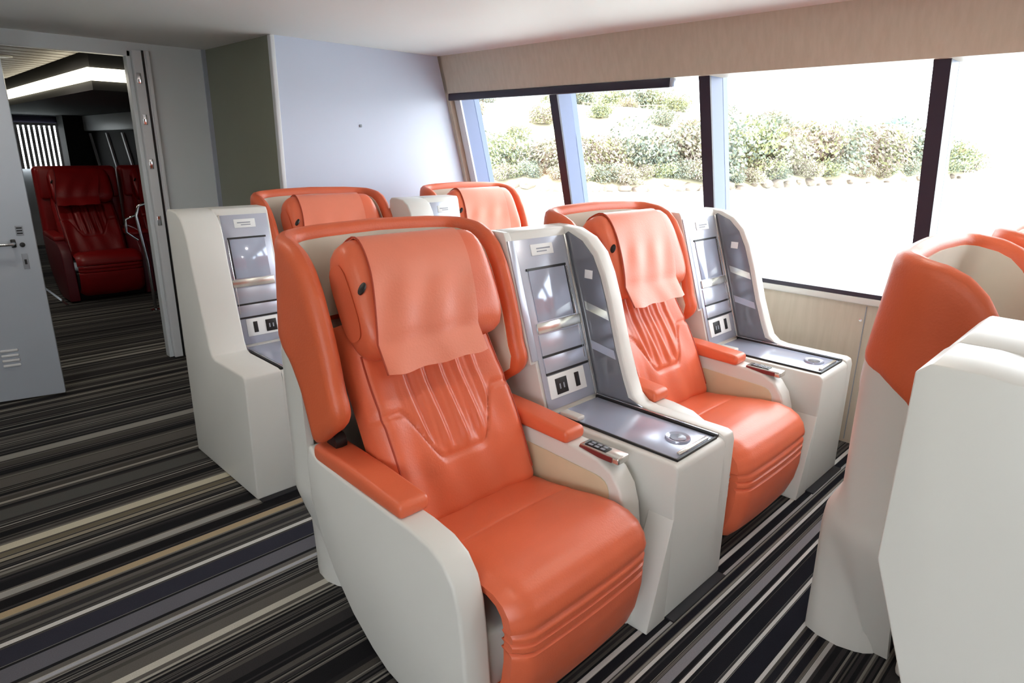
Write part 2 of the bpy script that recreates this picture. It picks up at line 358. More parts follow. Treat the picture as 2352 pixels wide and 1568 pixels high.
# recessed ceiling downlights
k = 0
for (lx, ly) in ((-1.6, -1.6), (-1.6, .6), (-1.6, 2.8), (.35, -1.6), (.35, .6), (.35, 2.6), (.35, 4.3), (2.4, -1.6), (2.4, .6)):
    dl = thing('downlight', '', 'lamp', (lx, ly, CEIL), group='recessed ceiling downlights')
    dl['label'] = 'small round recessed downlight in the white ceiling'
    finish('trim_ring', lathe_bm([(.055, 0), (.075, 0), (.075, -.006), (.055, -.01)], 24), M['white'], dl)
    finish('lens', lathe_bm([(.0005, -.003), (.054, -.003), (.054, -.001), (.0005, -.001)], 24), M['downlight'], dl)
    li = bpy.data.lights.new('downlight_lamp', 'AREA'); li.shape = 'DISK'; li.size = .1; li.energy = 3.2; li.color = (1, .9, .76)
    lo = bpy.data.objects.new('downlight_lamp', li); COL.objects.link(lo); lo.location = (0, 0, -.012); lo.parent = dl

# ------------------------------------------------------------------ consoles
WING_A = [(.0, .594), (.008, .604), (.03, .612), (.33, .612), (.375, .62), (.41, .648), (.44, .715), (.485, .83), (.545, 1.02), (.583, 1.12), (.625, 1.198), (.685, 1.253), (.76, 1.283), (.84, 1.29), (.90, 1.29), (.92, 1.27), (.92, .594)]
WING_B = [(.0, .594), (.008, .604), (.03, .612), (.33, .612), (.365, .622), (.385, .66), (.43, .84), (.48, 1.04), (.50, 1.15), (.52, 1.21), (.55, 1.255), (.60, 1.282), (.66, 1.288), (.72, 1.288), (.74, 1.27), (.74, .594)]
def make_console(name, label, W=.40, wt=.09, sx=1, pb=.56, pt=.70, loc=(0, 0, 0), dark=True, WINGP=WING_A, cut=0.0):
    """sx=1: the open side faces -x (wing on +x); sx=-1 mirrored.  origin: front centre on the floor"""
    t = thing(name, label, 'console', loc)
    def X(a, b): # a,b measured from the open side
        p, q = (-W/2+a)*sx, (-W/2+b)*sx
        return (min(p, q), max(p, q))
    ztop = 1.287; D = WINGP[-1][0]
    base = [(0, .004), (0, .575), (.006, .592), (.022, .60), (D, .60), (D, .004)]
    tail = [(D, .596)]
    if cut:      # back face undercut below .93
        base = [(0, .004), (0, .575), (.006, .592), (.022, .60), (D-cut*.58, .60), (D-cut, .35), (D-cut, .004)]
        tail = [(D, .93), (D-cut*.58, .596)]
    xs_ = (-W/2+W-wt)*sx                                  # plane shared by body and wing: flush, no visible joint
    sk = lambda e: all(abs(v.co.x-xs_) < 1e-4 and v.co.z < .601 for v in e.verts)
    prism('body', base, *X(0, W-wt), M['white'], t, .008, skip=sk)
    full = [(0, .004), (0, .575)]+WINGP[1:-1]+([(D, .93), (D-cut*.58, .60), (D-cut, .35), (D-cut, .004)] if cut else [(D, .004)])
    prism('back_block', [(pb, .596), (pt, ztop-.02), (pt+.012, ztop), (D-.02, ztop+.002), (D, ztop-.02)]+tail, *X(0, W-wt+.004), M['white'], t, .006)
    e_ = .028 if sx > 0 else 0
    if e_: prism('shoulder_block', [(pb+.30*(pt-pb), .796), (pt, ztop-.02), (pt+.012, ztop), (D-.02, ztop+.002), (D, ztop-.02), (D, .796)], *X(-e_, .006), M['white'], t, .004)
    prism('wing_wall', full, *X(W-wt, W), M['white'], t, .008, skip=sk)
    box('floor_plate', X(.01, W-.01)[0], X(.01, W-.01)[1], -.035, D-.02, 0, .006, M['dark'], t)
    # flared foot below the open side
    f0, f1 = -W/2*sx, (-W/2-.11)*sx
    prism('flared_foot', [(f0+.004*sx, .0), (f1, .0), (f1, .012), (f0, .40), (f0+.004*sx, .40)], .0, .10, M['white'], t, .004, axis='y')
    # smoked inner face of the wing
    inner = [(.36, .614)]+[(y+.02, z-.014) for y, z in WINGP[5:-4]]+[(pt-.004, ztop-.03), (pb+.002, .603), (.36, .603)]
    xi = X(W-wt-.005, W-wt+.001)
    if dark:
        li = prism('wing_liner', inner, *xi, M['smoked'], t)
        xa = X(W-wt-.007, W-wt-.004)
        def on(y0, z0, y1, z1, nm, m):
            prism(nm, [(y0, z0), (y1, z1), (y1+.012, z1+.035), (y0+.012, z0+.035)], *xa, m, li)
        on(.545, .935, .665, .96, 'panel_reflection', M['silver'])  # reflection of the back panel, laid on the liner as pale strips
        on(.50, .78, .62, .80, 'panel_reflection', M['metal'])
        box('reading_light', xa[0], xa[1], .64, .68, 1.09, 1.125, M['paper'], li, .001)
    # tray on the deck
    tx = X(.035, W-wt-.03)
    tr = box('tray', tx[0], tx[1], .03, pb-.02, .598, .606, M['tray'], t, .002)
    cx = (tx[0]+tx[1])/2
    ft = box('tray_frame_front', tx[0]-.006, tx[1]+.006, .022, .03, .598, .609, M['black'], t)
    box('tray_frame_side', *( (tx[0]-.006, tx[0]) if sx > 0 else (tx[1], tx[1]+.006)), .022, pb-.02, .598, .609, M['black'], t)
    cxh = X(W-wt-.028, W-wt-.006)
    box('hinge_channel', cxh[0], cxh[1], .025, pb-.01, .598, .612, M['black'], t, .002)
    cr = X(W-wt-.02, W-wt-.014)
    box('channel_rail', cr[0], cr[1], .025, pb-.01, .611, .616, M['chrome'], t, .001)
    finish('cup_holder', lathe_bm([(.0005, .0), (.03, .0), (.038, .006), (.044, .007), (.046, .003), (.046, -.004)], 28, (cx+.02*sx, .115, .607)), M['tray'], t)
    finish('cup_well', lathe_bm([(.0005, .0), (.029, .0), (.029, .003), (.0005, .001)], 28, (cx+.02*sx, .115, .608)), M['smoked'], t)
    box('tray_lip', tx[0]+.03, tx[1]-.03, .034, .05, .606, .616, M['silver'], t, .004)
    lx = X(.03, .075)
    box('latch_tab', lx[0], lx[1], pb-.13, pb-.04, .604, .622, M['white'], t, .006)
    # slanted back panel with screen, flaps and sockets
    L = math.hypot(pt-pb, ztop-.02-.60); vy, vz = (pt-pb)/L, (ztop-.02-.60)/L
    px0, px1 = X(.012, W-wt-.004); pw = px1-px0
    fr = Matrix(((1, 0, 0, px0), (0, vy, -vz, pb), (0, vz, vy, .60), (0, 0, 0, 1)))   # (u, v, n) -> local
    def pn(nm, u0, u1, v0, v1, n0, n1, m, r=.001, par=None):
        if sx < 0: u0, u1 = pw-u1, pw-u0
        return box(nm, u0, u1, v0, v1, n0, n1, m, par or t, r, 2, fr)
    pn('panel_plate', .0, pw, .012, L-.012, 0, .005, M['metal'])
    if e_: pn('panel_plate', -.034, .0, L*.31, L-.012, 0, .005, M['metal'])
    pl = pn('label_plate', pw*.26, pw*.68, L*.885, L*.948, .005, .008, M['paper'])
    pn('label_text', pw*.36, pw*.62, L*.918, L*.926, .008, .0088, M['print'], 0, pl)
    pn('label_text', pw*.36, pw*.55, L*.902, L*.909, .008, .0088, M['print'], 0, pl)
    sc = pn('screen', pw*.13, pw*.83, L*.515, L*.805, .005, .009, M['screen'])
    pn('screen_gap', pw*.10, pw*.86, L*.805, L*.818, .005, .0105, M['black'], 0)
    pn('screen_gap', pw*.83, pw*.845, L*.515, L*.805, .005, .0095, M['black'], 0)
    ls = pn('latch_strip', pw*.08, pw*.92, L*.45, L*.508, .005, .013, M['silver'], .002)
    pn('stow_flap', pw*.08, pw*.90, L*.325, L*.442, .005, .009, M['metal'])
    pn('flap_gap', pw*.08, pw*.90, L*.312, L*.325, .005, .0098, M['black'], 0)
    pn('stow_flap', pw*.08, pw*.90, L*.225, L*.312, .005, .009, M['metal'])
    pn('flap_gap', pw*.08, pw*.92, L*.212, L*.225, .005, .0098, M['black'], 0)
    sp = pn('socket_plate', pw*.08, pw*.80, L*.075, L*.208, .005, .010, M['paper'], .002)
    a, b = (.20, .42)
    so = pn('power_socket', pw*a, pw*b, L*.092, L*.182, .010, .013, M['black'], .001, sp)
    pn('usb_socket', pw*.585, pw*.67, L*.10, L*.182, .010, .013, M['black'], .001, sp)
    for q in range(2): pn('socket_pin', pw*(.26+q*.075), pw*(.285+q*.075), L*.12, L*.15, .013, .0136, M['print'], 0, sp)
    pn('panel_rail', pw*.935, pw*.975, .012, L-.01, .004, .014, M['silver'], .003)
    pn('panel_rail', pw*.865, pw*.885, L*.25, L*.80, .004, .010, M['chrome'], .002)
    return t

# ------------------------------------------------------------------ seats
K = .5; SY = .447214; SZ = .894427           # slope of the backrest
def shell_parts(t):
    HW, YBK, RC, YFT = .385, 1.065, .11, .63
    # plan path (centre line), from the left wing tip round the back to the right wing tip
    path = []
    n1 = 30
    for i in range(n1+1): path.append((-HW, YFT+(YBK-RC-YFT)*i/n1))
    for i in range(1, 9):
        a = PI-PI/2*i/8; path.append((-HW+RC+RC*math.cos(a), YBK-RC+RC*math.sin(a)))
    for i in range(1, 13): path.append((-HW+RC+(2*HW-2*RC)*i/12, YBK+.012*math.sin(PI*i/12)))
    left = path[:]
    path = [p for p in path if p[0] <= 1e-6]
    path = path+[(-x, y) for x, y in path[::-1] if x < -1e-6]
    S = [0]
    for a, b in zip(path, path[1:]): S.append(S[-1]+math.hypot(b[0]-a[0], b[1]-a[1]))
    LT = S[-1]; half = LT/2; s_back = n1*(YBK-RC-YFT)/n1
    def at(s):
        s = max(0, min(LT, s))
        for i in range(len(S)-1):
            if s <= S[i+1]+1e-9:
                f = (s-S[i])/(S[i+1]-S[i]); p = Vector(path[i]).lerp(Vector(path[i+1]), f)
                i0, i1 = max(0, i-1), min(len(path)-1, i+2)
                tg = (Vector(path[i1])-Vector(path[i0])).normalized()
                return p, Vector((-tg.y, tg.x))      # outward normal
        return Vector(path[-1]), Vector((1, 0))
    top = [(0, .835), (.012, .865), (.03, .895), (.06, .985), (.105, 1.09), (.155, 1.185), (.205, 1.255), (.255, 1.298), (.31, 1.322), (.40, 1.338), (.55, 1.347), (half, 1.352)]
    bot = [(0, .815), (.008, .79), (.03, .765), (.07, .735), (.11, .70), (.14, .682), (.16, .69), (.18, .725), (.205, .785), (.24, .85), (.30, .925), (.38, .985), (.46, 1.0), (half, 1.005)]
    T = lambda s: lerp_tab(top, min(s, LT-s)); B = lambda s: lerp_tab(bot, min(s, LT-s))
    edge = [Vector(p) for p in top[::1]]+[Vector(p) for p in bot[::-1]]
    segs = [(Vector(a), Vector(b)) for a, b in zip(top, top[1:])]+[(Vector(a), Vector(b)) for a, b in zip(bot, bot[1:])]+[(Vector(top[0]), Vector(bot[0]))]
    def dist(s, z):
        s = min(s, LT-s); p = Vector((s, z)); best = 9
        for a, b in segs:
            ab = b-a; f = max(0, min(1, (p-a).dot(ab)/ab.length_squared)); best = min(best, (a+ab*f-p).length)
        return best
    def us(u):            # denser near the wing tips
        q = u*2 if u <= .5 else (1-u)*2
        e = .35*q+.65*q*q*(1.6-.6*q); e = e/(.35+.65)
        return e*half if u <= .5 else LT-e*half
    def vz(v): return .5-.5*math.cos(PI*v)
    TH, RR = .032, .030
    def pt(u, v, side):
        s = us(u); z = B(s)+(T(s)-B(s))*vz(v); dd = min(dist(s, z)/RR, 1)
        h = TH*math.sqrt(max(0, 1-(1-dd)**2)) if 0 < v < 1 and 0 < u < 1 else 0
        p, n = at(s); lean = -.11*(z-1.15)
        q = p+n*(h*side)
        return (q.x, q.y+lean, z)
    finish('shell', grid_bm(lambda u, v: pt(u, v, 1), 89, 15, lambda u, v: pt(u, v, -1)), M['shell_orange'], t, 60)
    # beige liner: eroded outline on the inner face
    def erode(tab, sg, e):
        out = []
        for i, p in enumerate(tab):
            a, b = Vector(tab[max(0, i-1)]), Vector(tab[min(len(tab)-1, i+1)]); tg = (b-a).normalized()
            n = Vector((tg.y, -tg.x))*sg; out.append(tuple(Vector(p)+n*e))
        return sorted(out)
    et, eb = erode(top, 1, .04), erode(bot, -1, .028)
    s0 = .045
    def lp(u, v, off):
        s = s0+(LT-2*s0)*u; sm = min(s, LT-s)
        zt, zb = lerp_tab(et, sm), lerp_tab(eb, sm)
        if zt < zb+.004: zt = zb = (zt+zb)/2
        z = zb+(zt-zb)*v; p, n = at(s); q = p-n*(TH+off); return (q.x, q.y-.11*(z-1.15), z)
    finish('shell_liner', grid_bm(lambda u, v: lp(u, v, .005), 70, 10, lambda u, v: lp(u, v, -.006)), M['liner'], t, 50)
    # piping line where rim meets liner
    # white shroud below the orange shell
    bulge = [(0, .046), (.42, .046), (.49, .04), (.535, .02), (.58, -.004), (.92, -.006), (.955, .006), (1.05, .008)]
    side = [(0, -.16), (.2, -.09), (.36, -.03), (.46, 0), (.52, -.004), (.95, .004), (1.05, .006)]
    sA = .24
    def wp(u, v, inner):
        s = sA+(LT-2*sA)*u; p, n = at(s); z = (B(s)+.018)*v
        k = sstep(.36, .26, abs(p.x))
        o_ = lerp_tab(bulge, z)*k+lerp_tab(side, z)*(1-k)+TH-.012
        q = p+n*(o_-inner*.025); return (q.x, q.y-.11*(max(z, .93)-1.15), z)
    finish('back_shroud', grid_bm(lambda u, v: wp(u, v, 0), 50, 30, lambda u, v: wp(u, v, 1)), M['white'], t, 50)

def head_pt(x, a, sc, off=0.0):
    """headrest surface: a = angle in the section plane (0 = forward, 90 = up along the slope)"""
    hh, hd, e = .196, .085, 3.3
    c, s = math.cos(a), math.sin(a)
    r = (abs(c/hd)**e+abs(s/hh)**e)**(-1/e)
    fb, fu = (r*c)*sc+off*c, (r*s)*sc+off*s
    cy, cz = .792, 1.130
    return (x, cy+fu*SY-fb*SZ, cz+fu*SZ+fb*SY)
def make_seat(name, label, cat='seat', loc=(0, 0, 0), red=False):
    t = thing(name, label, cat, loc)
    Lm = M['red'] if red else M['leather']; Fl = M['red'] if red else M['leather_sheen']; Wm = M['redtrim'] if red else M['white']
    if not red: shell_parts(t)
    # side panels that carry the arms
    prof = [(.085, .015), (.10, .20), (.115, .36), (.128, .45), (.15, .515), (.19, .565), (.25, .592), (.34, .604), (.60, .612), (.83, .625), (.885, .66), (.905, .60), (.90, .52), (.88, .43), (.84, .33), (.77, .23), (.67, .13), (.56, .06), (.48, .025), (.40, .015)]
    for s in (-1, 1):
        a, b = sorted((s*.405, s*.312))
        pn = prism('arm_panel', prof, a, b, Wm, t, .011, 3)
        inn = sorted((s*.312, s*.306))
        ip = rounded([(.19, .28), (.19, .535), (.80, .56), (.80, .28)], .06, 5)
        if not red: prism('inset_panel', ip, *inn, M['armpanel'], pn, .002)
        ca, cb = sorted((s*.402, s*.298))
        cp = rounded([(.375, .603), (.375, .652), (.60, .668), (.86, .675), (.86, .615)], .03, 5)
        prism('arm_cushion', cp, ca, cb, Lm, t, .022, 4)
    if not red:
        cpn = box('control_panel', .33, .395, .175, .345, .586, .614, M['silver'], t, .008, 3)
        box('control_display', .338, .375, .235, .325, .613, .617, M['black'], cpn, .001)
        for i in range(3):
            for jx in range(2): box('control_button', .342+jx*.017, .353+jx*.017, .245+i*.026, .262+i*.026, .6165, .619, M['print'], cpn, .001)
        box('control_edge', .326, .331, .20, .34, .592, .610, M['redmark'], cpn, .001)
        for s in (-1, 1):
            hb = finish('hinge_cover', lathe_bm([(.0005, -.02), (.03, -.02), (.033, 0), (.03, .02), (.0005, .02)], 16), M['black'], t)
            hb.matrix_local = Matrix.Translation((s*.345, .80, .685)) @ Matrix.Rotation(PI/2, 4, 'Y')
    # pedestal
    box('pedestal', -.31, .31, .14, .86, 0, .30, M['white'] if not red else M['black'], t, .02)
    # seat cushion and leg rest, one loft each
    top = [(.54, .40), (.53, .445), (.44, .455), (.34, .472), (.33, .470), (.32, .474), (.22, .492), (.14, .498), (.08, .488), (.04, .466), (.015, .435), (.004, .40), (.006, .384)]
    lo = [(.014, .378), (.003, .366), (.004, .348), (.014, .342), (.004, .335), (.005, .315), (.015, .308), (.005, .300), (.006, .25), (.02, .17), (.045, .10), (.075, .065), (.12, .062)]
    def loft(name, prof, m, hw):
        def fn(u, v):
            x = 2*u-1; i = v*(len(prof)-1); a = int(min(i, len(prof)-2)); f = i-a
            p = Vector(prof[a]).lerp(Vector(prof[a+1]), f)
            e = abs(x); drop = .035*max(0, (e-.80)/.20)**2.2
            inward = Vector((.30, .32))-p; inward.normalize()
            crown = .010*(1-e*e)
            q = p+inward*drop-inward*crown*(1 if p.y > .05 else 0)
            return (x*hw, q.x, q.y)
        def bk(u, v):
            x = 2*u-1; i = v*(len(prof)-1); a = int(min(i, len(prof)-2)); f = i-a
            p = Vector(prof[a]).lerp(Vector(prof[a+1]), f)
            inward = (Vector((.30, .32))-p); inward = inward.normalized()*min(.07, inward.length*.6)
            q = p+inward; return (x*hw*.985, q.x, q.y)
        return finish(name, grid_bm(fn, 25, (len(prof)-1)*3+1, bk), m, t, 50)
    loft('seat_cushion', top, Lm, .304); loft('leg_rest', lo, Lm, .298)
    # backrest
    HWB = .298
    def back(u, v):
        x = (2*u-1); z = .43+(1.07-.43)*v; e = abs(x)
        bul = .020*math.sin(PI*min(1, max(0, (z-.45)/.40)))*(1-.6*e*e)           # lumbar swell
        seam_z = .615+.165*sstep(.28, .68, e)
        g = math.exp(-((z-seam_z)/.008)**2)*.009
        pl = 0
        if z > seam_z-.01:
            f = sstep(0, .05, z-seam_z)*(1-sstep(.46, .66, e))
            pl = f*(.0065*math.sin(x*24+1.3*math.sin(z*9)+.6)+.003*math.sin(x*51+z*8))
        lowp = .003*math.sin(x*13+z*11)*sstep(.75, .60, z) if z < .75 else 0
        edge = .05*max(0, (e-.82)/.18)**2.2; eb = .03*max(0, (v-.9)/.1)**2+.035*max(0, (.06-v)/.06)**2
        bol = .014*sstep(.55, .85, e)*(1-sstep(.75, .95, z))
        fwd = bul+pl+bol-g-edge-eb+lowp
        y0 = .492+K*(z-.44)
        hw = HWB*(1-.02*sstep(.8, 1.05, z))
        return (x*hw, y0-fwd*SZ, z+fwd*SY)
    def backb(u, v):
        x = (2*u-1); z = .43+(1.07-.43)*v; return (x*HWB*.97, .492+K*(z-.44)+.10, z-.045)
    finish('backrest', grid_bm(back, 91, 71, backb), Lm, t, 60)
    for uu in (.05, .95):
        tube('backrest_piping', [tuple(Vector(back(uu, v_/24))+Vector((0, -.001, .001))) for v_ in range(2, 21)], .0035, M['seam'] if not red else M['redtrim'], t, 6)
    # headrest bolster
    nu, na = 33, 48
    bm = bmesh.new(); rings = []
    for i in range(nu):
        q = math.sin((i/(nu-1)-.5)*PI); sc = max(.02, (1-abs(q)**13))**(1/2.8)
        if i in (0, nu-1): sc = .62
        rings.append([bm.verts.new(head_pt(q*.292, 2*PI*k_/na, sc)) for k_ in range(na)])
    for i in range(nu-1):
        for k_ in range(na): bm.faces.new((rings[i][k_], rings[i][(k_+1) % na], rings[i+1][(k_+1) % na], rings[i+1][k_]))
    bm.faces.new(rings[0]); bm.faces.new(rings[-1][::-1])
    h = finish('headrest', bm, Lm, t, 60)
    bt = finish('release_button', lathe_bm([(.0005, 0), (.011, 0), (.011, .006), (.0005, .009)], 14), M['black'], h)
    bt.matrix_local = Matrix.Translation(head_pt(-.264, math.radians(14), .93)) @ Matrix.Rotation(-PI/2+.3, 4, 'Z') @ Matrix.Rotation(0.9, 4, 'X') @ Matrix.Scale(1.9, 4, (0, 1, 0))
    # leather flap over the headrest
    a0, a1 = math.radians(120), math.radians(-62)
    def flap(u, v, off):
        x0 = -.214+.40*u
        if v < .82:
            a = a0+(a1-a0)*(v/.82); x = x0-.058*(v/.82)**2
            wr = .004*math.sin(u*17+v*5)*sstep(.2, .8, v)
            fall = .012*sstep(.45, .82, v)
            return head_pt(x, a, 1.0, .006+off+wr+fall)
        f = (v-.82)/.18
        p = Vector(head_pt(x0-.058, a1, 1.0, .018+off+.004*math.sin(u*17+v*5)))
        x = x0-.058-.008*f
        wob = .005*math.sin(u*9+.5)*f+.002*math.sin(u*21)*f
        q = p+Vector((0, -.18*SY*f*.75, -.078*f-.006*f*math.sin(u*PI*.9+.3)))+Vector((0, -wob-off*0, 0)); q.x = x
        return tuple(q)
    finish('headrest_flap', grid_bm(lambda u, v: flap(u, v, 0), 41, 50, lambda u, v: flap(u, v, -.0055)), Fl, t, 60)
    fl_ = [c_ for c_ in t.children if c_.name.startswith('headrest_flap')][0]
    for uu in (.0,): tube('flap_hem', [flap(uu, v_/40, .0) for v_ in range(2, 41)], .0032, M['seam'] if not red else M['redtrim'], fl_, 6)
    return t

s0 = make_seat('recliner_seat', '')
ROWA, ROWB, ROWZ = .94, 2.67, -.57
SEATS = [((1.295, ROWA, 0), 'nearest orange leather recliner, its whole seat cushion in view at centre'),
         ((2.551, ROWA, 0), 'orange recliner between the two silver-panelled consoles near the window'),
         ((1.975, ROWB, 0), 'orange recliner behind the nearest one, beside the white aisle console'),
         ((3.165, ROWB, 0), 'small far orange recliner directly below the window posts in the second row'),
         ((2.36, ROWZ+.02, 0), 'orange recliner seen from behind at right, beige shell lining visible'),
         ((3.31, ROWZ-.05, 0), 'orange-red shell corner peeking in at the right edge below the window')]
for i, (loc, lab) in enumerate(SEATS):
    o = place(s0, i == 0, loc, lab); o['group'] = 'orange recliner seats'
    if i >= 4:
        for ch in o.children:
            if ch.name.split('.')[0] in ('headrest', 'headrest_flap', 'backrest'): ch.location = (0, -.20, -.05)

c2 = make_console('side_console', 'white console with open silver screen panel between the two front recliners', .395, .075, 1, .585, .80, loc=(1.943, .96, 0))
c3 = copy_tree(c2); c3.location = (3.215, .97, 0); c3['label'] = 'white console with open silver screen panel next to the window wall'
c1 = make_console('side_console', 'white aisle console at left with plain side and grey screen panel', .45, .175, -1, .47, .60, (1.283, 2.72, 0), WINGP=WING_B)
c4 = copy_tree(c1); c4.location = (2.60, 2.74, 0); c4['label'] = 'white console top between the two second-row recliners'
c5 = make_console('side_console', 'large blank white console back at the right foreground', .45, .175, -1, .47, .60, (1.355, -.51, 0), WINGP=WING_B, cut=.19)
for c in (c1, c2, c3, c4, c5): c['group'] = 'side consoles beside the seats'

# ------------------------------------------------------------------ aft cabin seen through the doorway
YW = 12.6
struct(box('ceiling_aft', -3, 3.4, YB+.1, YW+.1, 2.3, 2.36, M['darkroom']), 'black ceiling of the aft cabin', 'ceiling')
for lx, ly in ((1.0, 6.6), (.2, 8.2)):  # fill lamps added to brighten the red seats
    dl = thing('downlight', 'small round fill lamp added in the aft cabin ceiling', 'lamp', (lx, ly, 2.22), group='aft cabin fill lamps')
    finish('trim_ring', lathe_bm([(.055, 0), (.075, 0), (.075, -.006), (.055, -.01)], 24), M['white'], dl)
    finish('lens', lathe_bm([(.0005, -.003), (.054, -.003), (.054, -.001), (.0005, -.001)], 24), M['downlight'], dl)
    li = bpy.data.lights.new('downlight_lamp', 'AREA'); li.shape = 'DISK'; li.size = .1; li.energy = 4.5; li.color = (1, .9, .8)
    lo = bpy.data.objects.new('downlight_lamp', li); COL.objects.link(lo); lo.location = (0, 0, -.012); lo.parent = dl
sl = bpy.data.objects.new('ceiling_slats', None); COL.objects.link(sl)
for i in range(16):
    box('slat', -.6, 1.36, 5.75+i*.2, 5.75+i*.2+.17, 2.22, 2.27, M['slatwood'], sl)
struct(sl, 'brown wooden slat ceiling seen through the doorway', 'ceiling')
so = bpy.data.objects.new('ceiling_soffit', None); COL.objects.link(so)
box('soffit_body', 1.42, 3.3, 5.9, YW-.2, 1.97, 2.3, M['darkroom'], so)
struct(so, 'black lowered soffit in the aft cabin', 'ceiling')
cv = thing('cove_light', 'glowing cream light strip bent around the black soffit corner', 'lamp', (1.4, 5.88, 2.0))
box('side_diffuser', -.005, .018, .0, 6.3, .035, .125, M['lampglow'], cv, .004)
box('front_diffuser', -.005, 2.0, -.005, .018, .035, .125, M['lampglow'], cv, .004)
wa = bpy.data.objects.new('wall_aft', None); COL.objects.link(wa)
WX0, WX1, WZ0, WZ1 = 1.72, 2.46, 1.18, 1.86
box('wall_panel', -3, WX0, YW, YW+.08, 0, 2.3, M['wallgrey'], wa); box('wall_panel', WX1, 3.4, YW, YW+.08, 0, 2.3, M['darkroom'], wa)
box('wall_panel', WX0, WX1, YW, YW+.08, 0, WZ0, M['wallgrey'], wa); box('wall_panel', WX0, WX1, YW, YW+.08, WZ1, 2.3, M['wallgrey'], wa)
box('window_head', WX0-.1, WX1+.1, YW-.04, YW, WZ1, WZ1+.1, M['frame_black'], wa)
struct(wa, 'far wall of the aft cabin with a bright window', 'wall')
bl = thing('vertical_blind', 'white vertical blind glowing in the aft cabin window', 'blind', (WX0, YW-.08, WZ0))
for i in range(11):
    box('blind_slat', .03+i*.066, .072+i*.066, -.004, .004, 0, .64, M['blind'], bl, 0, mtx=None)
box('blind_rail', 0, .74, -.02, .02, .64, .68, M['blind'], bl)
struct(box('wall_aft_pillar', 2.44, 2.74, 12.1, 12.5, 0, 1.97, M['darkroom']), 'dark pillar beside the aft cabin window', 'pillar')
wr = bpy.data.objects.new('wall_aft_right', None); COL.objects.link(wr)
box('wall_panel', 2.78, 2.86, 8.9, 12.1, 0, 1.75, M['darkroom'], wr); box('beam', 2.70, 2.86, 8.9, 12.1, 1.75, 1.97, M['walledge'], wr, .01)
for yy in (11.9, 10.97, 10.2, 9.42): prism('light_rod', [(yy+.16, 1.72), (yy+.22, 1.72), (yy-.08, 1.2), (yy-.14, 1.2)], 2.755, 2.78, M['walledge'], wr)
struct(wr, 'dark side wall of the aft cabin with white slanted rods under a grey beam', 'wall')
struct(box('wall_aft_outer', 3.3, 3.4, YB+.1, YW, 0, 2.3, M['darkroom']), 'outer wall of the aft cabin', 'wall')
struct(box('wall_aft_left', -3, -2.9, YB+.1, YW, 0, 2.3, M['wallgrey']), 'left wall of the aft cabin', 'wall')
r0 = make_seat('red_recliner_seat', '', 'seat', red=True)
box('high_back', -.39, .39, .86, 1.0, .45, 1.34, M['red'], r0, .05, 4)
box('back_cushion', -.37, -.01, .81, .87, 1.0, 1.32, M['red'], r0, .03, 3); box('back_cushion', .01, .37, .81, .87, 1.0, 1.32, M['red'], r0, .03, 3)
place(r0, True, (1.76, 7.66, 0), 'dark red recliner facing the doorway in the aft cabin')['group'] = 'red recliner seats'
place(r0, False, (2.58, 7.75, 0), 'dark red recliner half hidden behind the door jamb')['group'] = 'red recliner seats'
rl = thing('handrail', 'chrome handrail with dark red panel beside the door jamb', 'railing', (1.9, 6.9, 0))
tube('post', [(0, 0, 0), (-.01, 0, .5), (-.05, 0, .93), (-.02, 0, 1.02), (.08, 0, 1.05), (.32, 0, 1.06)], .016, M['chrome'], rl)
tube('post', [(.30, .02, 0), (.30, .02, 1.05)], .016, M['chrome'], rl)
finish('post_foot', lathe_bm([(.0005, 0), (.045, 0), (.045, .012), (.018, .02), (.0005, .02)], 16), M['chrome'], rl)
box('infill_panel', .05, .30, .0, .02, .16, .98, M['redtrim'], rl, .006)
tube('loop', [(-.06, .02, .93), (-.14, .02, .90), (-.15, .02, .78), (-.06, .02, .70)], .012, M['chrome'], rl)
fs = tag(box('floor_strip', 1.30, 1.325, 7.7, 10.6, 0, .008, M['chrome']), 'thin metal floor strip beside the dark red recliner', 'strip')

# ------------------------------------------------------------------ river, bank, shrubs
def water_mat():
    m = mat('bright_river_water', (205, 214, 212), .22)
    nt = m.node_tree; b = nt.nodes['Principled BSDF']
    tc = nt.nodes.new('ShaderNodeTexCoord'); n = nt.nodes.new('ShaderNodeTexNoise'); n.inputs['Scale'].default_value = .7; n.inputs['Detail'].default_value = 3
    bp = nt.nodes.new('ShaderNodeBump'); bp.inputs['Strength'].default_value = .3; bp.inputs['Distance'].default_value = .2
    nt.links.new(tc.outputs['Object'], n.inputs['Vector']); nt.links.new(n.outputs['Fac'], bp.inputs['Height']); nt.links.new(bp.outputs[0], b.inputs['Normal'])
    return m
M['water'] = water_mat()
wt_ = box('river_water', -300, 620, -300, 600, -2.4, -2.0, M['water']); tag(wt_, 'bright overexposed river water outside the windows', 'water', kind='stuff')
SH = [(28, 75), (36, 54), (39.5, 42), (44, 36), (50.2, 32.7), (56.3, 30.1), (66, 28.6), (77.7, 27.8), (102, 24.9), (118, 23.6), (156, 22.3)]
HT = [6.5, 6.5, 6.5, 6.2, 6.0, 5.0, 3.2, 2.4, 1.6, 1.2, .6]
def shore(u):
    i = max(0, min(len(SH)-2, int(u))); f = u-i; a, b = Vector(SH[i]), Vector(SH[i+1]); p = a.lerp(b, f)
    hgt = HT[i]+(HT[i+1]-HT[i])*f
    d = Vector((p.x, p.y)).normalized(); return p, d, hgt
def bank_z(u, v):
    p, d, h = shore(u)
    return -2.15+lerp_tab([(0, 0), (1.5, 1.0), (4, 1.6), (12, 2.4), (30, 2.6+h), (60, 3.2+h*1.15), (90, 3+h*1.1)], v)+.25*math.sin(u*3.1+v*.4)*min(1, v/3)
def bank_pt(u, v): p, d, h = shore(u); q = p+d*v; return Vector((q.x, q.y, bank_z(u, v)))
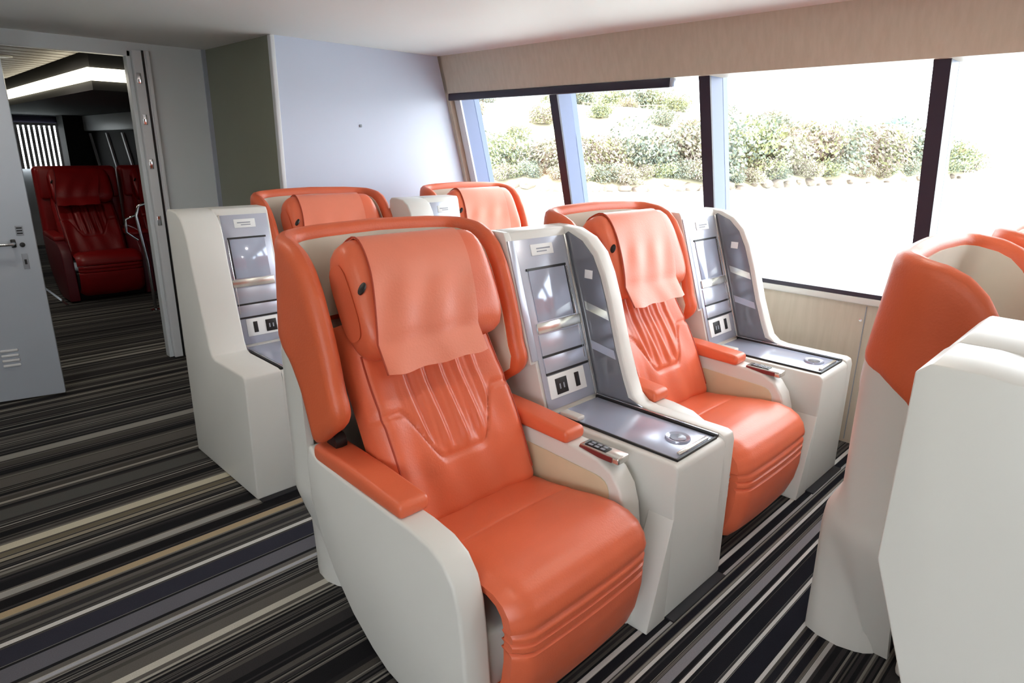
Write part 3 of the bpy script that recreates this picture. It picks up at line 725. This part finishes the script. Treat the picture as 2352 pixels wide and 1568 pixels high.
M['bank'] = mat('dry_grass_bank', (180, 172, 146), .95, var=.18, vscale=.25)
VV = [0, .6, 1.5, 3, 5, 8, 12, 17, 23, 30, 40, 55, 75, 90]
bm = grid_bm(lambda u, v: bank_pt(u*10, VV[round(v*13)]), 81, 14)
struct(finish('ground_bank', bm, M['bank'], None, 60), 'pale grassy river bank rising beyond the water', 'bank')
def bush_mesh(i, n, leafm, tall):
    rnd = random.Random(100+i); bm = bmesh.new()
    lobes = [(rnd.uniform(-.55, .55), rnd.uniform(-.55, .55), rnd.uniform(.3, 1.0)*tall*.8, rnd.uniform(.38, .62)) for _ in range(9)]
    for k in range(n):
        lx, ly, lz, lr = lobes[k % 9]
        th, ph = rnd.uniform(0, 2*PI), math.acos(rnd.uniform(-1, 1)); r = lr*rnd.uniform(.55, 1.05)
        c = Vector((lx+r*math.sin(ph)*math.cos(th), ly+r*math.sin(ph)*math.sin(th), max(.05, lz+r*.8*math.cos(ph))))
        a = Vector((rnd.gauss(0, 1), rnd.gauss(0, 1), rnd.gauss(0, 1))).normalized(); b = a.orthogonal().normalized(); c2_ = a.cross(b)
        s = rnd.uniform(.028, .07)
        vs_ = [bm.verts.new(c+b*s*x+c2_*s*.7*y) for x, y in ((-1, 0), (0, -.8), (1.1, 0), (0, .8))]
        bm.faces.new(vs_)
    for k, f in enumerate(bm.faces): f.material_index = 1 if rnd.random() < .38 else 0
    me = bpy.data.meshes.new('foliage'); bm.to_mesh(me); bm.free(); me.materials.append(leafm); me.materials.append(LEAF[(LEAF.index(leafm)+1) % 4]); return me
def trunk_mesh(i):
    rnd = random.Random(i); bm = bmesh.new()
    for k in range(4):
        a = rnd.uniform(0, 6.28); q = rnd.uniform(.25, .5)
        tube_bm([(0, 0, -.1), (.08*math.cos(a), .08*math.sin(a), .3), (q*math.cos(a), q*math.sin(a), .85)], .022, 5, bm)
    me = bpy.data.meshes.new('trunk'); bm.to_mesh(me); bm.free(); me.materials.append(M['bark']); return me
FOL = [bush_mesh(i, 3000, LEAF[i % 4], 1.15 if i < 4 else .8) for i in range(8)]
TRK = [trunk_mesh(i) for i in range(3)]
def bush(u, v, size, kind, label, name='shrub', cat='shrub', group=None, hz=1.0):
    p = bank_pt(u, v); t = thing(name, label, cat, p-Vector((0, 0, .1)), random.uniform(0, 6.28), group)
    f = bpy.data.objects.new('foliage', FOL[kind]); COL.objects.link(f); f.parent = t; f.scale = (size, size, size*hz)
    k_ = bpy.data.objects.new('trunk', TRK[kind % 3]); COL.objects.link(k_); k_.parent = t; k_.scale = (size, size, size*hz)
    return t
for args in [
    (2.15, 4.5, 2.9, 0, 'yellow-green shrub in the middle of the farthest window pane'),
    (1.75, 5, 3.0, 1, 'grey-green shrub at the left of the farthest window pane'),
    (2.6, 4, 2.8, 2, 'olive shrub close to the post right of the farthest pane'),
    (3.25, 5, 3.0, 3, 'brownish shrub left of centre in the second window pane'),
    (3.85, 4, 3.6, 1, 'tall grey-green bush right of centre in the second window pane'),
    (4.35, 5, 3.8, 2, 'rounded olive bush at the right of the second window pane'),
    (4.9, 5, 4.2, 1, 'dark grey-green bush behind the post above the tall console'),
    (5.45, 6, 4.6, 0, 'tall yellow-green tree at the left of the wide pane', 'tree', 'tree'),
    (6.0, 5, 4.0, 2, 'olive bush left of centre in the wide pane'),
    (6.55, 6, 4.4, 3, 'pinkish brown bush at the centre of the wide pane'),
    (7.0, 5, 4.6, 1, 'grey-green bush right of centre in the wide pane'),
    (7.4, 5, 4.6, 3, 'brownish thicket near the thick post in the wide pane'),
    (7.8, 6, 4.8, 1, 'grey bush touching the thick post at right'),
    (8.75, 3, 3.8, 0, 'low yellow-green shrub just right of the thick post'),
    (9.05, 2, 3.4, 2, 'small olive shrub farthest right along the shore')]:
    bush(*args)
G_ = 'undergrowth along the shore'
for k_ in range(34):
    u = 1.4+k_*.225+random.uniform(-.1, .1)
    bush(u, random.uniform(1.2, 2.6), (1.2+.10*u)*random.uniform(.8, 1.15), 4+k_ % 4, 'low leafy undergrowth plant along the water line', 'undergrowth_plant', 'plant', G_)
G2 = 'shrubs on the slope'
for k_ in range(26):
    u = 1.2+k_*.25+random.uniform(-.12, .12)
    bush(u, random.uniform(13, 26) if k_ % 3 else random.uniform(32, 45), random.uniform(1.5, 2.4)*(1.0 if u < 5 else 1.5), 4+(k_*3) % 4, 'small pale shrub scattered on the slope above the bank', 'slope_shrub', 'shrub', G2)
G3 = 'trees on the ridge'
for k_, u in enumerate((2.7, 3.0, 3.35, 3.7, 3.95, 4.2)):
    bush(u, random.uniform(62, 74), random.uniform(3.2, 4.6), 1 if k_ % 2 else 0, 'pale tree on the ridge seen at the top of the second pane', 'ridge_tree', 'tree', G3)
for k_ in range(40):
    u = 1.2+k_*.2; rr = random.Random(k_)
    p = bank_pt(u, rr.uniform(.1, 1.0)); s = rr.uniform(.35, .9)
    bm = bmesh.new(); bmesh.ops.create_icosphere(bm, subdivisions=2, radius=s)
    for v in bm.verts: v.co *= rr.uniform(.8, 1.15); v.co.z *= .6
    tag(finish('shore_rock', bm, M['rock'], None, 30, p), 'brownish rock lying at the water line', 'rock', 'rocks along the shore')
# lamp post, fence and hut on the far bank
p = bank_pt(3.62, 50)
lp_ = thing('lamp_post', 'thin white post on the ridge in the second pane', 'post', p)
tube('pole', [(0, 0, 0), (0, 0, 4.6)], .10, M['walledge'], lp_, 8); tube('arm', [(0, 0, 4.6), (-.3, .5, 4.75)], .07, M['walledge'], lp_, 8)
fe = thing('ridge_fence', 'low fence along the road on the ridge', 'fence', bank_pt(3.3, 48))
for k_ in range(12):
    q = bank_pt(3.0+k_*.12, 48)-bank_pt(3.3, 48); box('fence_post', q.x-.12, q.x+.12, q.y-.12, q.y+.12, q.z-.2, q.z+.8, M['rock'], fe)
tube('fence_rail', [bank_pt(3.0+k_*.12, 48)-bank_pt(3.3, 48)+Vector((0, 0, .7)) for k_ in range(12)], .07, M['rock'], fe, 6)
p = bank_pt(7.55, 16)
hu = thing('boat_hut', 'small teal-roofed hut among bushes left of the thick post', 'hut', p, .6)
box('wall_block', -2, 2, -1.5, 1.5, -.5, 5.0, M['housewall'], hu, .03); prism('roof', [(-1.9, 5.0), (0, 6.1), (1.9, 5.0)], -2.3, 2.3, M['roofteal'], hu)
box('window', -2.03, -2.0, -.5, .5, 1.8, 2.8, M['screen'], hu)
